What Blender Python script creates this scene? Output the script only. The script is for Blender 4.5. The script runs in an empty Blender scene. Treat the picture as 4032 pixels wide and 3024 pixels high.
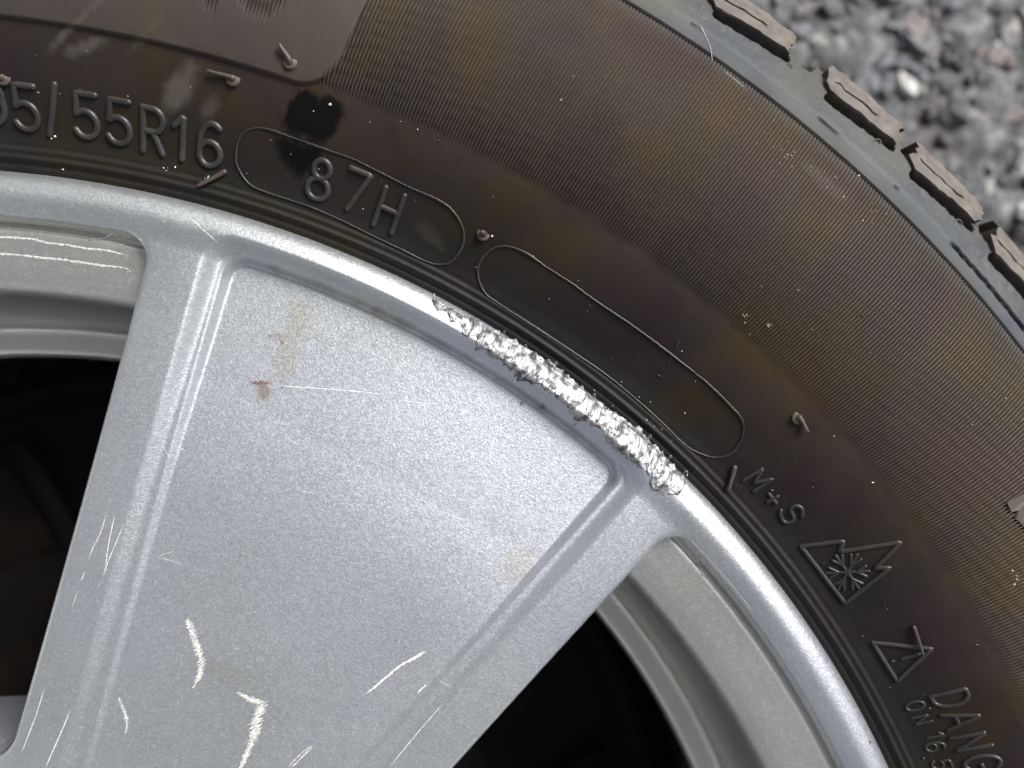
import bpy, math, random
import numpy as np
from mathutils import Matrix, Vector
random.seed(7); rng = np.random.default_rng(11)
sc = bpy.context.scene
C = sc.collection
RAD = math.radians

# ------------------------------------------------------------------ camera
MM = 0.001
ZL = 0.200                       # height of the rim lip above the ground
CAMP = np.array([0.1065, 0.1786, ZL + 0.1577]); CA, CB = -0.0088, -0.0669
def rot(a, b):
    ca, sa, cb, sb = math.cos(a), math.sin(a), math.cos(b), math.sin(b)
    return np.array([[1, 0, 0], [0, ca, -sa], [0, sa, ca]]) @ np.array([[cb, 0, sb], [0, 1, 0], [-sb, 0, cb]])
RM = rot(CA, CB); FPX = 3029.0
cd = bpy.data.cameras.new('camera'); cam = bpy.data.objects.new('camera', cd); C.objects.link(cam)
mw = Matrix.Identity(4)
for i in range(3):
    for j in range(3): mw[i][j] = RM[i][j]
    mw[i][3] = CAMP[i]
cam.matrix_world = mw
cd.sensor_width = 36; cd.lens = 36 * FPX / 4032; cd.clip_start = 0.005; cd.clip_end = 500
cd.dof.use_dof = True; cd.dof.focus_distance = 0.1555; cd.dof.aperture_fstop = 8.5
sc.camera = cam

# ------------------------------------------------------------------ light
SUN_AZ, SUN_EL = 43.0, 45.0       # azimuth counter-clockwise from +X
w = bpy.data.worlds.new("World"); sc.world = w; w.use_nodes = True
nt = w.node_tree; bg = nt.nodes['Background']
sky = nt.nodes.new('ShaderNodeTexSky'); sky.sky_type = 'NISHITA'; sky.sun_disc = False
sky.sun_elevation = RAD(SUN_EL); sky.sun_rotation = RAD(90 - SUN_AZ)
sky.air_density = 0.8; sky.dust_density = 4.0; sky.ozone_density = 1.0
hs = nt.nodes.new('ShaderNodeHueSaturation'); hs.inputs['Saturation'].default_value = 0.22      # overcast: a grey-white sky
nt.links.new(sky.outputs[0], hs.inputs['Color']); nt.links.new(hs.outputs[0], bg.inputs[0]); bg.inputs[1].default_value = 0.10
sd = bpy.data.lights.new('sun', 'SUN'); sd.energy = 3.9; sd.angle = RAD(24); sd.color = (1, 0.98, 0.95)
so = bpy.data.objects.new('sun', sd); C.objects.link(so)
dirv = Vector((math.cos(RAD(SUN_EL)) * math.cos(RAD(SUN_AZ)), math.cos(RAD(SUN_EL)) * math.sin(RAD(SUN_AZ)), math.sin(RAD(SUN_EL))))
so.rotation_euler = dirv.to_track_quat('Z', 'Y').to_euler(); so.location = dirv * 5
sc.view_settings.view_transform = 'Standard'; sc.view_settings.look = 'None'
sc.view_settings.exposure = 0.5; sc.view_settings.gamma = 1.0

# ------------------------------------------------------------------ helpers
def smooth01(x): x = np.clip(x, 0, 1); return x * x * (3 - 2 * x)
def lathe_curve(pts, n=4):
    """densify a (r,z) list with a monotone-ish spline"""
    p = np.array(pts, float); out = []
    m = len(p)
    for i in range(m - 1):
        p0 = p[max(i - 1, 0)]; p1 = p[i]; p2 = p[i + 1]; p3 = p[min(i + 2, m - 1)]
        for k in range(n):
            t = k / n
            out.append(0.5 * ((2 * p1) + (-p0 + p2) * t + (2 * p0 - 5 * p1 + 4 * p2 - p3) * t * t + (-p0 + 3 * p1 - 3 * p2 + p3) * t ** 3))
    out.append(p[-1]); return np.array(out)

TP = lathe_curve([(218.6, -9), (219.2, -5.5), (220.0, -3.4), (221.3, -2.6), (222.6, -2.3), (224, -1.9), (228, -1.0), (233, 1.4), (239, 4.6), (246, 7.6),
                  (254, 9.7), (262, 10.4), (270, 9.9), (278, 8.0), (285, 5.2), (291, 2.0), (295.5, -.8), (300, -3.2), (304, -5.4), (307, -7.4), (310, -10.5)], 4)
def tyre_z(r):                    # r, z in mm, relative to the lip
    return np.interp(r, TP[:, 0], TP[:, 1])

def px2plane(x, y, z):            # photo pixel -> point on the plane z (mm)
    d = RM @ np.array([(x - 2016) / FPX, -(y - 1512) / FPX, -1.0])
    t = (ZL + z * MM - CAMP[2]) / d[2]
    return (CAMP[0] + d[0] * t) * 1000, (CAMP[1] + d[1] * t) * 1000
def px2tyre(x, y):
    z = 4.0
    for _ in range(8):
        X, Y = px2plane(x, y, z); z = 0.5 * z + 0.5 * float(tyre_z(math.hypot(X, Y)))
    return X, Y
def project(X, Y, Z):             # arrays in mm (Z relative to lip) -> photo pixels
    V = np.stack([X / 1000 - CAMP[0], Y / 1000 - CAMP[1], ZL + Z / 1000 - CAMP[2]], -1) @ RM
    return 2016 + FPX * V[..., 0] / -V[..., 2], 1512 - FPX * V[..., 1] / -V[..., 2]

def mesh_np(name, verts, quads, mat, parent=None, smooth=True, attrs=None, tri=False):
    me = bpy.data.meshes.new(name)
    verts = np.asarray(verts, np.float32); quads = np.asarray(quads, np.int32)
    k = quads.shape[1]
    me.vertices.add(len(verts)); me.vertices.foreach_set('co', verts.ravel())
    me.loops.add(quads.size); me.loops.foreach_set('vertex_index', quads.ravel())
    me.polygons.add(len(quads)); me.polygons.foreach_set('loop_start', np.arange(0, quads.size, k, dtype=np.int32))
    me.polygons.foreach_set('use_smooth', np.full(len(quads), smooth))
    me.update(calc_edges=True)
    for an, av in (attrs or {}).items():
        a = me.attributes.new(an, 'FLOAT', 'POINT'); a.data.foreach_set('value', np.asarray(av, np.float32))
    me.materials.append(mat)
    o = bpy.data.objects.new(name, me); C.objects.link(o)
    if parent: o.parent = parent
    return o
def W3(X, Y, Z):                  # mm rel. lip -> metres world
    return np.stack([X * MM, Y * MM, Z * MM + ZL], -1)
def tag(o, label=None, cat=None, group=None, kind=None):
    if label: o['label'] = label
    if cat: o['category'] = cat
    if group: o['group'] = group
    if kind: o['kind'] = kind
    return o
def grid_faces(nr, nc, wrap):
    i = np.arange(nr - 1)[:, None]; j = np.arange(nc if wrap else nc - 1)[None, :]
    j2 = (j + 1) % nc
    return np.stack([i * nc + j, (i + 1) * nc + j, (i + 1) * nc + j2, i * nc + j2], -1).reshape(-1, 4)
_lat = rng.random((512, 512))
def vnoise(x, y):                 # smooth value noise, vectorised
    xi = np.floor(x).astype(int); yi = np.floor(y).astype(int); fx = x - xi; fy = y - yi
    fx = fx * fx * (3 - 2 * fx); fy = fy * fy * (3 - 2 * fy)
    g = lambda a, b: _lat[a % 512, b % 512]
    return (g(xi, yi) * (1 - fx) + g(xi + 1, yi) * fx) * (1 - fy) + (g(xi, yi + 1) * (1 - fx) + g(xi + 1, yi + 1) * fx) * fy
def inpoly(x, y, poly):
    p = np.array(poly, float); ins = np.zeros(x.shape, bool); n = len(p)
    for i in range(n):
        x1, y1 = p[i]; x2, y2 = p[(i + 1) % n]
        c = (y1 > y) != (y2 > y)
        if y1 == y2: continue
        ins ^= c & (x < (x2 - x1) * (y - y1) / (y2 - y1) + x1)
    return ins
def tube(path, rad, flat=1.0, seg=8, caps=True):
    """rounded tube along a path of 3D mm points; returns verts (mm), quads"""
    P = np.array(path, float); n = len(P)
    R = np.full(n, rad, float) if np.isscalar(rad) else np.array(rad, float)
    T = np.gradient(P, axis=0); T /= np.maximum(np.linalg.norm(T, axis=1), 1e-9)[:, None]
    up = np.array([0, 0, 1.0]); S = np.cross(T, up); S /= np.maximum(np.linalg.norm(S, axis=1), 1e-6)[:, None]
    U = np.cross(S, T)
    if caps:                       # rounded ends
        a = np.array([0.02, 0.55, 0.87])
        off = np.array([1.0, 0.83, 0.5])
        P = np.vstack([P[0] - T[0] * R[0] * off[:, None], P, (P[-1] + T[-1] * R[-1] * off[::-1][:, None])])
        R = np.concatenate([R[0] * a, R, R[-1] * a[::-1]])
        S = np.vstack([np.repeat(S[:1], 3, 0), S, np.repeat(S[-1:], 3, 0)]); U = np.vstack([np.repeat(U[:1], 3, 0), U, np.repeat(U[-1:], 3, 0)])
    ph = np.linspace(0, 2 * np.pi, seg, endpoint=False)
    V = P[:, None] + R[:, None, None] * (np.cos(ph)[None, :, None] * S[:, None] + flat * np.sin(ph)[None, :, None] * U[:, None])
    return V.reshape(-1, 3), grid_faces(len(P), seg, True)
def join(parts):
    vs, fs, o = [], [], 0
    for v, f in parts: vs.append(v); fs.append(f + o); o += len(v)
    return np.vstack(vs), np.vstack(fs)
def resample(path, step):
    P = np.array(path, float); d = np.concatenate([[0], np.cumsum(np.linalg.norm(np.diff(P, axis=0), axis=1))])
    n = max(int(d[-1] / step) + 1, 2); t = np.linspace(0, d[-1], n)
    return np.stack([np.interp(t, d, P[:, k]) for k in range(P.shape[1])], -1)
def spline(pts, n=6): return lathe_curve(pts, n)

# ------------------------------------------------------------------ materials
def newmat(name):
    m = bpy.data.materials.new(name); m.use_nodes = True
    n = m.node_tree; return m, n, n.nodes['Principled BSDF']
def N(n, t, **kw):
    x = n.nodes.new(t)
    for k, v in kw.items(): setattr(x, k, v)
    return x
def noise(n, co, scale, detail=3, rough=.5):
    x = N(n, 'ShaderNodeTexNoise'); x.inputs['Scale'].default_value = scale; x.inputs['Detail'].default_value = detail
    x.inputs['Roughness'].default_value = rough; n.links.new(co, x.inputs['Vector']); return x
def ramp(n, src, stops):
    x = N(n, 'ShaderNodeValToRGB'); e = x.color_ramp.elements
    e[0].position, e[0].color = stops[0][0], (*stops[0][1], 1)
    e[1].position, e[1].color = stops[1][0], (*stops[1][1], 1)
    for p, c in stops[2:]:
        k = e.new(p); k.color = (*c, 1)
    n.links.new(src, x.inputs[0]); return x
def mix(n, fac, a, b, bt='MIX'):
    x = N(n, 'ShaderNodeMix', data_type='RGBA', blend_type=bt)
    for s, v in ((x.inputs[0], fac), (x.inputs[6], a), (x.inputs[7], b)):
        if isinstance(v, (int, float)): s.default_value = v
        elif isinstance(v, tuple): s.default_value = (*v, 1)
        else: n.links.new(v, s)
    return x.outputs[2]
def bump(n, h, dist, strength=1.0, nrm=None):
    x = N(n, 'ShaderNodeBump'); x.inputs['Distance'].default_value = dist; x.inputs['Strength'].default_value = strength
    n.links.new(h, x.inputs['Height'])
    if nrm: n.links.new(nrm, x.inputs['Normal'])
    return x.outputs[0]
def maprange(n, src, a, b, c, d):
    x = N(n, 'ShaderNodeMapRange'); n.links.new(src, x.inputs[0])
    for i, v in enumerate((a, b, c, d)): x.inputs[i + 1].default_value = v
    return x.outputs[0]
def objco(n): return N(n, 'ShaderNodeTexCoord').outputs['Object']

def mat_silver(name, base=(.56, .57, .59), rgh=.37, bumpd=.00006, stains=False, fl=1.0):
    m, n, b = newmat(name); co = objco(n)
    b.inputs['Metallic'].default_value = .82
    big = noise(n, co, 38, 3, .6)
    col = mix(n, maprange(n, big.outputs[0], .35, .7, 0, 1), base, tuple(c * .9 * k for c, k in zip(base, (1.0, 1.01, 1.0))))
    hue = noise(n, co, 17, 2, .5)
    col = mix(n, maprange(n, hue.outputs[0], .40, .60, 0, 1), mix(n, 1.0, col, (.975, .99, .965), 'MULTIPLY'), mix(n, 1.0, col, (.97, .98, 1.035), 'MULTIPLY'))
    # metallic flakes: tiny cells with random tilt
    v = N(n, 'ShaderNodeTexVoronoi'); v.inputs['Scale'].default_value = 3000; n.links.new(co, v.inputs['Vector'])
    fine = noise(n, co, 2500, 2, .6)
    fine2 = noise(n, co, 420, 2, .5)
    nb = bump(n, fine.outputs[0], bumpd * fl * .85, 1.0)
    nb = bump(n, fine2.outputs[0], bumpd * .45, 1.0, nb)
    sep = N(n, 'ShaderNodeSeparateColor'); n.links.new(v.outputs['Color'], sep.inputs[0])
    r = maprange(n, sep.outputs[0], 0, 1, rgh - .08, rgh + .08)
    n.links.new(r, b.inputs['Roughness'])
    col = mix(n, maprange(n, sep.outputs[1], .90, 1, 0, .35), col, (.9, .9, .92))
    if stains:
        for an, cc, amt in (('tan', (.42, .36, .27), .45), ('dirt_and_shade', (.10, .07, .055), .8), ('rust', (.22, .09, .045), .85)):
            a = N(n, 'ShaderNodeAttribute', attribute_name=an)
            g = noise(n, co, 900, 3, .7)
            mm = N(n, 'ShaderNodeMath', operation='MULTIPLY'); n.links.new(a.outputs['Fac'], mm.inputs[0])
            n.links.new(maprange(n, g.outputs[0], .3, .6, .45 * amt, amt), mm.inputs[1])
            col = mix(n, mm.outputs[0], col, cc)
    n.links.new(col, b.inputs['Base Color']); n.links.new(nb, b.inputs['Normal'])
    b.inputs['Coat Weight'].default_value = .25; b.inputs['Coat Roughness'].default_value = .18
    return m
M_RIM = mat_silver('silver_paint', stains=True)
M_BAR = mat_silver('satin_silver_barrel', base=(.56, .55, .52), rgh=.42, bumpd=.00002)

def mat_bare():
    m, n, b = newmat('bare_torn_aluminium'); co = objco(n)
    b.inputs['Metallic'].default_value = .75
    a = noise(n, co, 620, 3, .5); c = noise(n, co, 260, 3, .6)
    n.links.new(ramp(n, a.outputs[0], [(.40, (.10, .095, .095)), (.50, (.29, .29, .30)), (.62, (.44, .44, .45))]).outputs[0], b.inputs['Base Color'])
    n.links.new(maprange(n, c.outputs[0], .3, .7, .42, .64), b.inputs['Roughness'])
    n.links.new(bump(n, a.outputs[0], .00007, 1.0), b.inputs['Normal'])
    return m
M_BARE = mat_bare()
def mat_scratch():
    m, n, b = newmat('bright_scratch'); co = objco(n)
    a = noise(n, co, 2500, 2, .6)
    n.links.new(ramp(n, a.outputs[0], [(.38, (.48, .48, .45)), (.6, (.80, .79, .76))]).outputs[0], b.inputs['Base Color'])
    b.inputs['Metallic'].default_value = .25; b.inputs['Roughness'].default_value = .5
    return m
M_SCR = mat_scratch()

def mat_rubber(name, ribbed=False, smear=False):
    m, n, b = newmat(name); co = objco(n)
    ln = N(n, 'ShaderNodeVectorMath', operation='LENGTH')
    mul = N(n, 'ShaderNodeVectorMath', operation='MULTIPLY'); mul.inputs[1].default_value = (1, 1, 0)
    n.links.new(co, mul.inputs[0]); n.links.new(mul.outputs[0], ln.inputs[0])
    a = noise(n, co, 26, 3, .55); a2 = noise(n, co, 60, 2, .5)
    wob = N(n, 'ShaderNodeMath', operation='MULTIPLY_ADD'); n.links.new(a.outputs[0], wob.inputs[0]); wob.inputs[1].default_value = .006; n.links.new(ln.outputs['Value'], wob.inputs[2])
    # brown bloom on the outer sidewall, bead painted darker and shoulder paler as the sun would shade them
    rad = ramp(n, maprange(n, wob.outputs[0], .22, .33, 0, 1), [(.0, (.010, .010, .010)), (.10, (.013, .0115, .011)), (.22, (.026, .019, .016)), (.36, (.036, .025, .0185)), (.64, (.042, .029, .0205)), (.70, (.070, .075, .080)), (.80, (.075, .072, .068)), (1.0, (.085, .078, .070))])
    tint = ramp(n, a2.outputs[0], [(.34, (.88, .80, .90)), (.46, (1, 1, 1)), (.54, (1.0, .98, .94)), (.66, (1.04, 1.0, .82))])
    col = mix(n, 1.0, rad.outputs[0], tint.outputs[0], 'MULTIPLY')
    pa = noise(n, co, 34, 2, .45)
    col = mix(n, maprange(n, pa.outputs[0], .46, .56, 0, .55), col, mix(n, 1.0, col, (.62, .72, .84), 'MULTIPLY'))
    pb = noise(n, co, 47, 2, .4)
    col = mix(n, maprange(n, wob.outputs[0], .286, .293, 1, .12), col, ramp(n, pb.outputs[0], [(.38, (1.0, .86, 1.02)), (.47, (1, 1, 1)), (.53, (1, 1, 1)), (.62, (1.22, 1.10, .70))]).outputs[0], 'MULTIPLY')
    dust = noise(n, co, 1300, 2, .7)
    col = mix(n, maprange(n, dust.outputs[0], .74, .80, 0, .35), col, (.30, .28, .25))
    rg = maprange(n, a.outputs[0], .3, .7, .52, .62)
    if smear:
        s = N(n, 'ShaderNodeAttribute', attribute_name='smear')
        col = mix(n, s.outputs['Fac'], col, (.004, .004, .004))
        pn = N(n, 'ShaderNodeAttribute', attribute_name='dust_and_lit')
        col = mix(n, pn.outputs['Fac'], col, (.13, .12, .105))  # dust patches, plus light painted onto rib crests and panel
    n.links.new(col, b.inputs['Base Color']); n.links.new(rg, b.inputs['Roughness'])
    g = noise(n, co, 1700, 3, .6)
    n.links.new(bump(n, g.outputs[0], .00003, 1.0), b.inputs['Normal'])
    if smear:
        sp = N(n, 'ShaderNodeMapRange'); n.links.new(s.outputs['Fac'], sp.inputs[0]); sp.inputs[3].default_value = .19; sp.inputs[4].default_value = .06
        n.links.new(sp.outputs[0], b.inputs['Specular IOR Level'])
    else: b.inputs['Specular IOR Level'].default_value = .5
    return m
M_RUB = mat_rubber('tyre_rubber', smear=True)
M_RUB2 = mat_rubber('moulded_rubber')
m, n, b = newmat('raised_rubber_lit'); co_ = objco(n); a_ = noise(n, co_, 120, 3, .6)
n.links.new(ramp(n, a_.outputs[0], [(.35, (.020, .019, .018)), (.65, (.038, .034, .030))]).outputs[0], b.inputs['Base Color']); b.inputs['Roughness'].default_value = .42; M_LET = m  # lighter colour paints in the light caught by the letter edges
m, n, b = newmat('dusty_worn_rubber'); co_ = objco(n); a_ = noise(n, co_, 300, 4, .6)
n.links.new(ramp(n, a_.outputs[0], [(.35, (.075, .064, .054)), (.65, (.125, .108, .092))]).outputs[0], b.inputs['Base Color']); b.inputs['Roughness'].default_value = .7; n.links.new(bump(n, a_.outputs[0], .0002, 1), b.inputs['Normal']); M_BLK = m
m, n, b = newmat('dark_rubber'); b.inputs['Base Color'].default_value = (.018, .017, .016, 1); b.inputs['Roughness'].default_value = .6; M_DARK = m
m, n, b = newmat('brown_flash_rubber'); b.inputs['Base Color'].default_value = (.058, .043, .034, 1); b.inputs['Roughness'].default_value = .5; M_HAIR = m

def mat_ground():
    m, n, b = newmat('asphalt_binder'); co = objco(n)
    a = noise(n, co, 120, 5, .6); c = noise(n, co, 22, 3, .5)
    col = ramp(n, a.outputs[0], [(.38, (.02, .02, .022)), (.52, (.08, .082, .09)), (.66, (.2, .2, .205))]).outputs[0]
    col = mix(n, maprange(n, c.outputs[0], .52, .7, 0, .5), col, (.07, .050, .045))
    n.links.new(col, b.inputs['Base Color']); b.inputs['Roughness'].default_value = .75
    n.links.new(bump(n, a.outputs[0], .002, 1), b.inputs['Normal'])
    return m
M_GND = mat_ground()
def mat_stone():
    m, n, b = newmat('road_aggregate'); co = objco(n)
    g = N(n, 'ShaderNodeNewGeometry')
    r = ramp(n, g.outputs['Random Per Island'], [(.0, (.05, .052, .056)), (.16, (.09, .096, .112)), (.38, (.12, .128, .148)), (.56, (.175, .18, .195)), (.66, (.15, .115, .10)), (.77, (.36, .34, .32)), (.85, (.62, .60, .56)), (.925, (.46, .34, .25)), (.94, (.46, .38, .35))])
    r.color_ramp.interpolation = 'CONSTANT'
    a = noise(n, co, 300, 4, .65)
    col = mix(n, maprange(n, a.outputs[0], .38, .62, 0, .75), r.outputs[0], (.11, .115, .13))
    d_ = noise(n, co, 42, 3, .6); col = mix(n, maprange(n, d_.outputs[0], .44, .56, 0, .82), col, (.032, .027, .024))
    n.links.new(col, b.inputs['Base Color']); b.inputs['Roughness'].default_value = .6
    n.links.new(bump(n, a.outputs[0], .0012, 1), b.inputs['Normal'])
    return m
M_STONE = mat_stone()

# ------------------------------------------------------------------ ground
gx = np.concatenate([[-200, -40, -8, -2], np.linspace(-.7, .8, 300), [2, 8, 40, 200]]); ng = len(gx)
GX, GY = np.meshgrid(gx, gx)
near = (np.abs(GX) < 1) & (np.abs(GY) < 1)
GZ = np.where(near, (vnoise(GX * 90 + 300, GY * 90 + 300) - .5) * .005 + (vnoise(GX * 30 + 300, GY * 30 + 300) - .5) * .004, 0)
tag(mesh_np('asphalt_road', np.stack([GX, GY, GZ - .003], -1).reshape(-1, 3), grid_faces(ng, ng, False)[:, ::-1], M_GND),
    'rough grey road surface beyond the tyre, out of focus', None, None, 'structure')
# stones bedded in the surface
def stone_shape():
    t = (1 + 5 ** .5) / 2
    v = np.array([(-1, t, 0), (1, t, 0), (-1, -t, 0), (1, -t, 0), (0, -1, t), (0, 1, t), (0, -1, -t), (0, 1, -t), (t, 0, -1), (t, 0, 1), (-t, 0, -1), (-t, 0, 1)], float)
    v /= np.linalg.norm(v, axis=1)[:, None]
    f = np.array([(0, 11, 5), (0, 5, 1), (0, 1, 7), (0, 7, 10), (0, 10, 11), (1, 5, 9), (5, 11, 4), (11, 10, 2), (10, 7, 6), (7, 1, 8), (3, 9, 4), (3, 4, 2), (3, 2, 6), (3, 6, 8), (3, 8, 9), (4, 9, 5), (2, 4, 11), (6, 2, 10), (8, 6, 7), (9, 8, 1)])
    return v, f
SV, SF = stone_shape()
def scatter_stones(name, cnt, smin, smax, area, zoff, label):
    vs, fs = [], []
    for k in range(cnt):
        x, y = rng.uniform(area[0], area[1]), rng.uniform(area[2], area[3])
        s = smin + (smax - smin) * rng.random() ** 2
        v = SV * (1 + rng.uniform(-.42, .42, (12, 1))) * (s * rng.uniform(.55, 1.3, 3)) * np.array([1, 1, .6])
        a = rng.uniform(0, 6.28); ca, sa = math.cos(a), math.sin(a)
        v = v @ np.array([[ca, -sa, 0], [sa, ca, 0], [0, 0, 1]])
        vs.append(v + np.array([x, y, rng.uniform(-.3, .35) * s + zoff])); fs.append(SF + 12 * k)
    return tag(mesh_np(name, np.vstack(vs), np.vstack(fs), M_STONE, smooth=False), label, None, None, 'stuff')
scatter_stones('road_aggregate', 15000, .0016, .0078, (-.35, .62, -.20, .62), -.0026, 'small grey, white and orange stones bedded in the road')

# ------------------------------------------------------------------ the wheel
wheel = bpy.data.objects.new('car_wheel', None); C.objects.link(wheel)
tag(wheel, 'silver alloy car wheel with a scraped lip and a black winter tyre', 'wheel')

AX = 61.0
def spoke_w(u):  return 35.5 + .218 * (u - 93.5) + .0002 * (u - 93.5) ** 2
def sdf_all(r, th):
    """signed distances in mm: window (neg inside), pocket edges p1, p2 (neg inside)"""
    a = (th - AX + 36) % 72 - 36                 # angle from nearest spoke axis, deg
    u = r * np.cos(np.radians(a)); v = np.abs(r * np.sin(np.radians(a)))
    side = (spoke_w(u) - v) * .965               # >0 on the spoke
    def rint(ds, R):
        out = ds[0]
        for d in ds[1:]:
            x = np.maximum(out + R, 0); y = np.maximum(d + R, 0)
            out = np.where((x > 0) & (y > 0), np.hypot(x, y) - R, np.maximum(out, d))
        return out
    win = rint([side, r - 211.0, 101.5 - r], 5.5)
    p1 = rint([(v - (48.3 - .232 * (200 - u))) * .973, r - 214.4], 4.6)
    p2 = rint([(v - (45.2 - .245 * (200 - u))) * .971, r - 212.2], 4.2)
    return win, p1, p2, u
def rim_top(r, th):
    win, p1, p2, u = sdf_all(r, th)
    z = -1.2 * smooth01((216.2 - r) / 6.0)
    # rolled outer lip
    t = np.clip((r - 214.2) / 6.5, 0, 1)
    z = z - 4.6 * (1 - np.sqrt(np.maximum(1 - t ** 2.0, 0)))
    z = z - .00018 * np.maximum(195 - r, 0) ** 2
    fade = np.clip((u - 62) / 120, .12, 1)
    deep = 1 + 1.1 * smooth01((r - 160) / 56)
    z = z - 1.45 * deep * fade * smooth01(.5 - p1 / 3.4) - 1.0 * deep * fade * smooth01(.5 - p2 / 1.7)
    # gentle crown of the pocket floor and of the spoke
    z = z - np.where(p2 < 0, 1, 0) * 0.00045 * 0
    z = z - .00010 * np.maximum(r - 140, 0) ** 2 * smooth01(.5 - p2 / 1.8)
    z = z - np.where(win < 9, .6 * (1 - np.clip(win, 0, 9) / 9) ** 2, 0)
    f = 1.7; t = np.clip(f - win, 0, f - .001)
    z = z - (f - np.sqrt(f * f - t * t))
    return z, win
FINE = np.arange(-2, 116, .095); COARSE = np.arange(116, 358, .5)
TH = np.concatenate([FINE, COARSE]); RR = np.concatenate([np.arange(88, 215, .40), np.arange(215, 220.4, .22), [220.5, 220.65, 220.7]])
r2, t2 = np.meshgrid(RR, TH, indexing='ij')
Z, WIN = rim_top(r2, t2)
Z[RR > 220.6] = np.array([-5.5, -9])[:, None]
X = r2 * np.cos(np.radians(t2)); Y = r2 * np.sin(np.radians(t2))
PX, PY = project(X, Y, Z)
nz1 = vnoise(PX / 22 + 40, PY / 22 + 40); nz2 = vnoise(PX / 60 + 90, PY / 60 + 90)
def blob(poly, soft=1, jit=30):
    q = inpoly(PX + (nz1 - .5) * jit, PY + (nz2 - .5) * jit, poly)
    return q.astype(float)
def ell(cx, cy, a, b, ang=0, k=1.0):
    c, s = math.cos(RAD(ang)), math.sin(RAD(ang)); dx = PX - cx; dy = PY - cy
    d = np.hypot((dx * c + dy * s) / a, (-dx * s + dy * c) / b) + (nz1 - .5) * .7 * k
    return smooth01((1.15 - d) / .45)
tan_ = np.maximum.reduce([ell(1175, 1265, 55, 90, 0), ell(1130, 1400, 50, 110, 10), ell(1045, 1545, 45, 45), ell(2040, 2220, 95, 60, -40) * .7, ell(880, 2640, 110, 45, 20) * .5, ell(1510, 1230, 150, 30, 28) * .6])
rust = np.maximum.reduce([ell(1025, 1508, 45, 7, 3, .5), ell(1040, 1540, 22, 30, 0) * .5, ell(1090, 1330, 22, 16, 20, 2) * .35])
dirt_and_shade = np.maximum.reduce([ell(2133, 1602, 17, 14, 0, .4), ell(2053, 1588, 7, 9, 0, .4), ell(1930, 1395, 26, 7, 38), ell(1677, 1460, 5, 4), ell(1955, 1492, 4, 4), ell(2265, 1670, 6, 5), ell(1065, 1320, 5, 4), ell(1110, 1350, 6, 6), ell(1110, 1525, 4, 4), ell(3427, 2922, 5, 7), ell(960, 1050, 4, 4), ell(2640, 2420, 4, 4)])
# grime in the groove under the lip, also painting in its dark shade line
_, P1, P2, U_ = sdf_all(r2, t2)
grv = smooth01(1.3 - np.abs(P2 + .2) / 1.1) * (r2 > 207) * (vnoise(PX / 45 + 7, PY / 45 + 9) * .9)
dirt_and_shade = np.maximum(dirt_and_shade, grv * .55 * (PX > 800) * (PX < 2500) * (t2 < 80))
faces = grid_faces(len(RR), len(TH), True)
wf = WIN.reshape(-1)
keep = (wf[faces] > 0.0).all(1) & ~((r2.reshape(-1)[faces] > 221).all(1))
faces = faces[keep]
V = W3(X, Y, Z).reshape(-1, 3)
# close the cut edges with walls: spokes get real thickness
e = np.concatenate([faces[:, [0, 1]], faces[:, [1, 2]], faces[:, [2, 3]], faces[:, [3, 0]]])
key = np.sort(e, 1); kk = key[:, 0].astype(np.int64) * len(V) + key[:, 1]
uq, first, cnt = np.unique(kk, return_index=True, return_counts=True)
be = e[first[cnt == 1]]
rv = r2.reshape(-1)
be = be[(rv[be].max(1) < 219)]
bv = np.unique(be); mp = -np.ones(len(V), int); mp[bv] = np.arange(len(bv)) + len(V)
low = V[bv].copy(); low[:, 2] = ZL - .036
low2 = low
walls = np.stack([be[:, 1], be[:, 0], mp[be[:, 0]], mp[be[:, 1]]], 1)
VV = np.vstack([V, low]); used = np.zeros(len(VV), bool); FF = np.vstack([faces, walls]); used[FF.ravel()] = True
re = np.cumsum(used) - 1
pad = lambda a: np.concatenate([a.reshape(-1), np.zeros(len(low))])[used]
mesh_np('rim_face', VV[used], re[FF][:, ::-1], M_RIM, wheel, attrs={'tan': pad(tan_), 'rust': pad(rust), 'dirt_and_shade': pad(dirt_and_shade)})

# barrel behind the spokes (lathe), deep edge at r = 184
def lathe(name, prof, mat, parent, n=720, cut=False):
    th = np.radians(np.arange(n) * 360 / n); P = np.array(prof)
    X = P[:, 0][:, None] * np.cos(th); Y = P[:, 0][:, None] * np.sin(th); Z = np.repeat(P[:, 1][:, None], n, 1)
    f = grid_faces(len(P), n, True)
    if cut:                        # the barrel wall merges into the spokes there
        w_ = sdf_all(np.hypot(X, Y), np.degrees(np.arctan2(Y, X)))[0].reshape(-1); rr_ = np.hypot(X, Y).reshape(-1); z_ = Z.reshape(-1)
        f = f[~((w_[f] > 1.0) & (z_[f] > -14)).any(1)]
    return mesh_np(name, W3(X, Y, Z).reshape(-1, 3), f, mat, parent)
bar = [(214, -2.8), (211.6, -3.2), (210.7, -4.4), (210.2, -5.3), (209.6, -5.55), (208.9, -5.2), (207.6, -5.3), (204, -6.2), (200.8, -7.1), (198.4, -8.3), (196.4, -11.2), (195.1, -16.5),
       (193.0, -28), (191.9, -36), (191.0, -39.6), (189.6, -41.0), (187, -41.8), (185, -42.5), (184.1, -43.6), (183.8, -47), (187, -65), (193, -110), (197, -165), (205, -176), (207, -190)]
lathe('barrel', lathe_curve(bar, 5), M_BAR, wheel, 1440, True)
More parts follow.
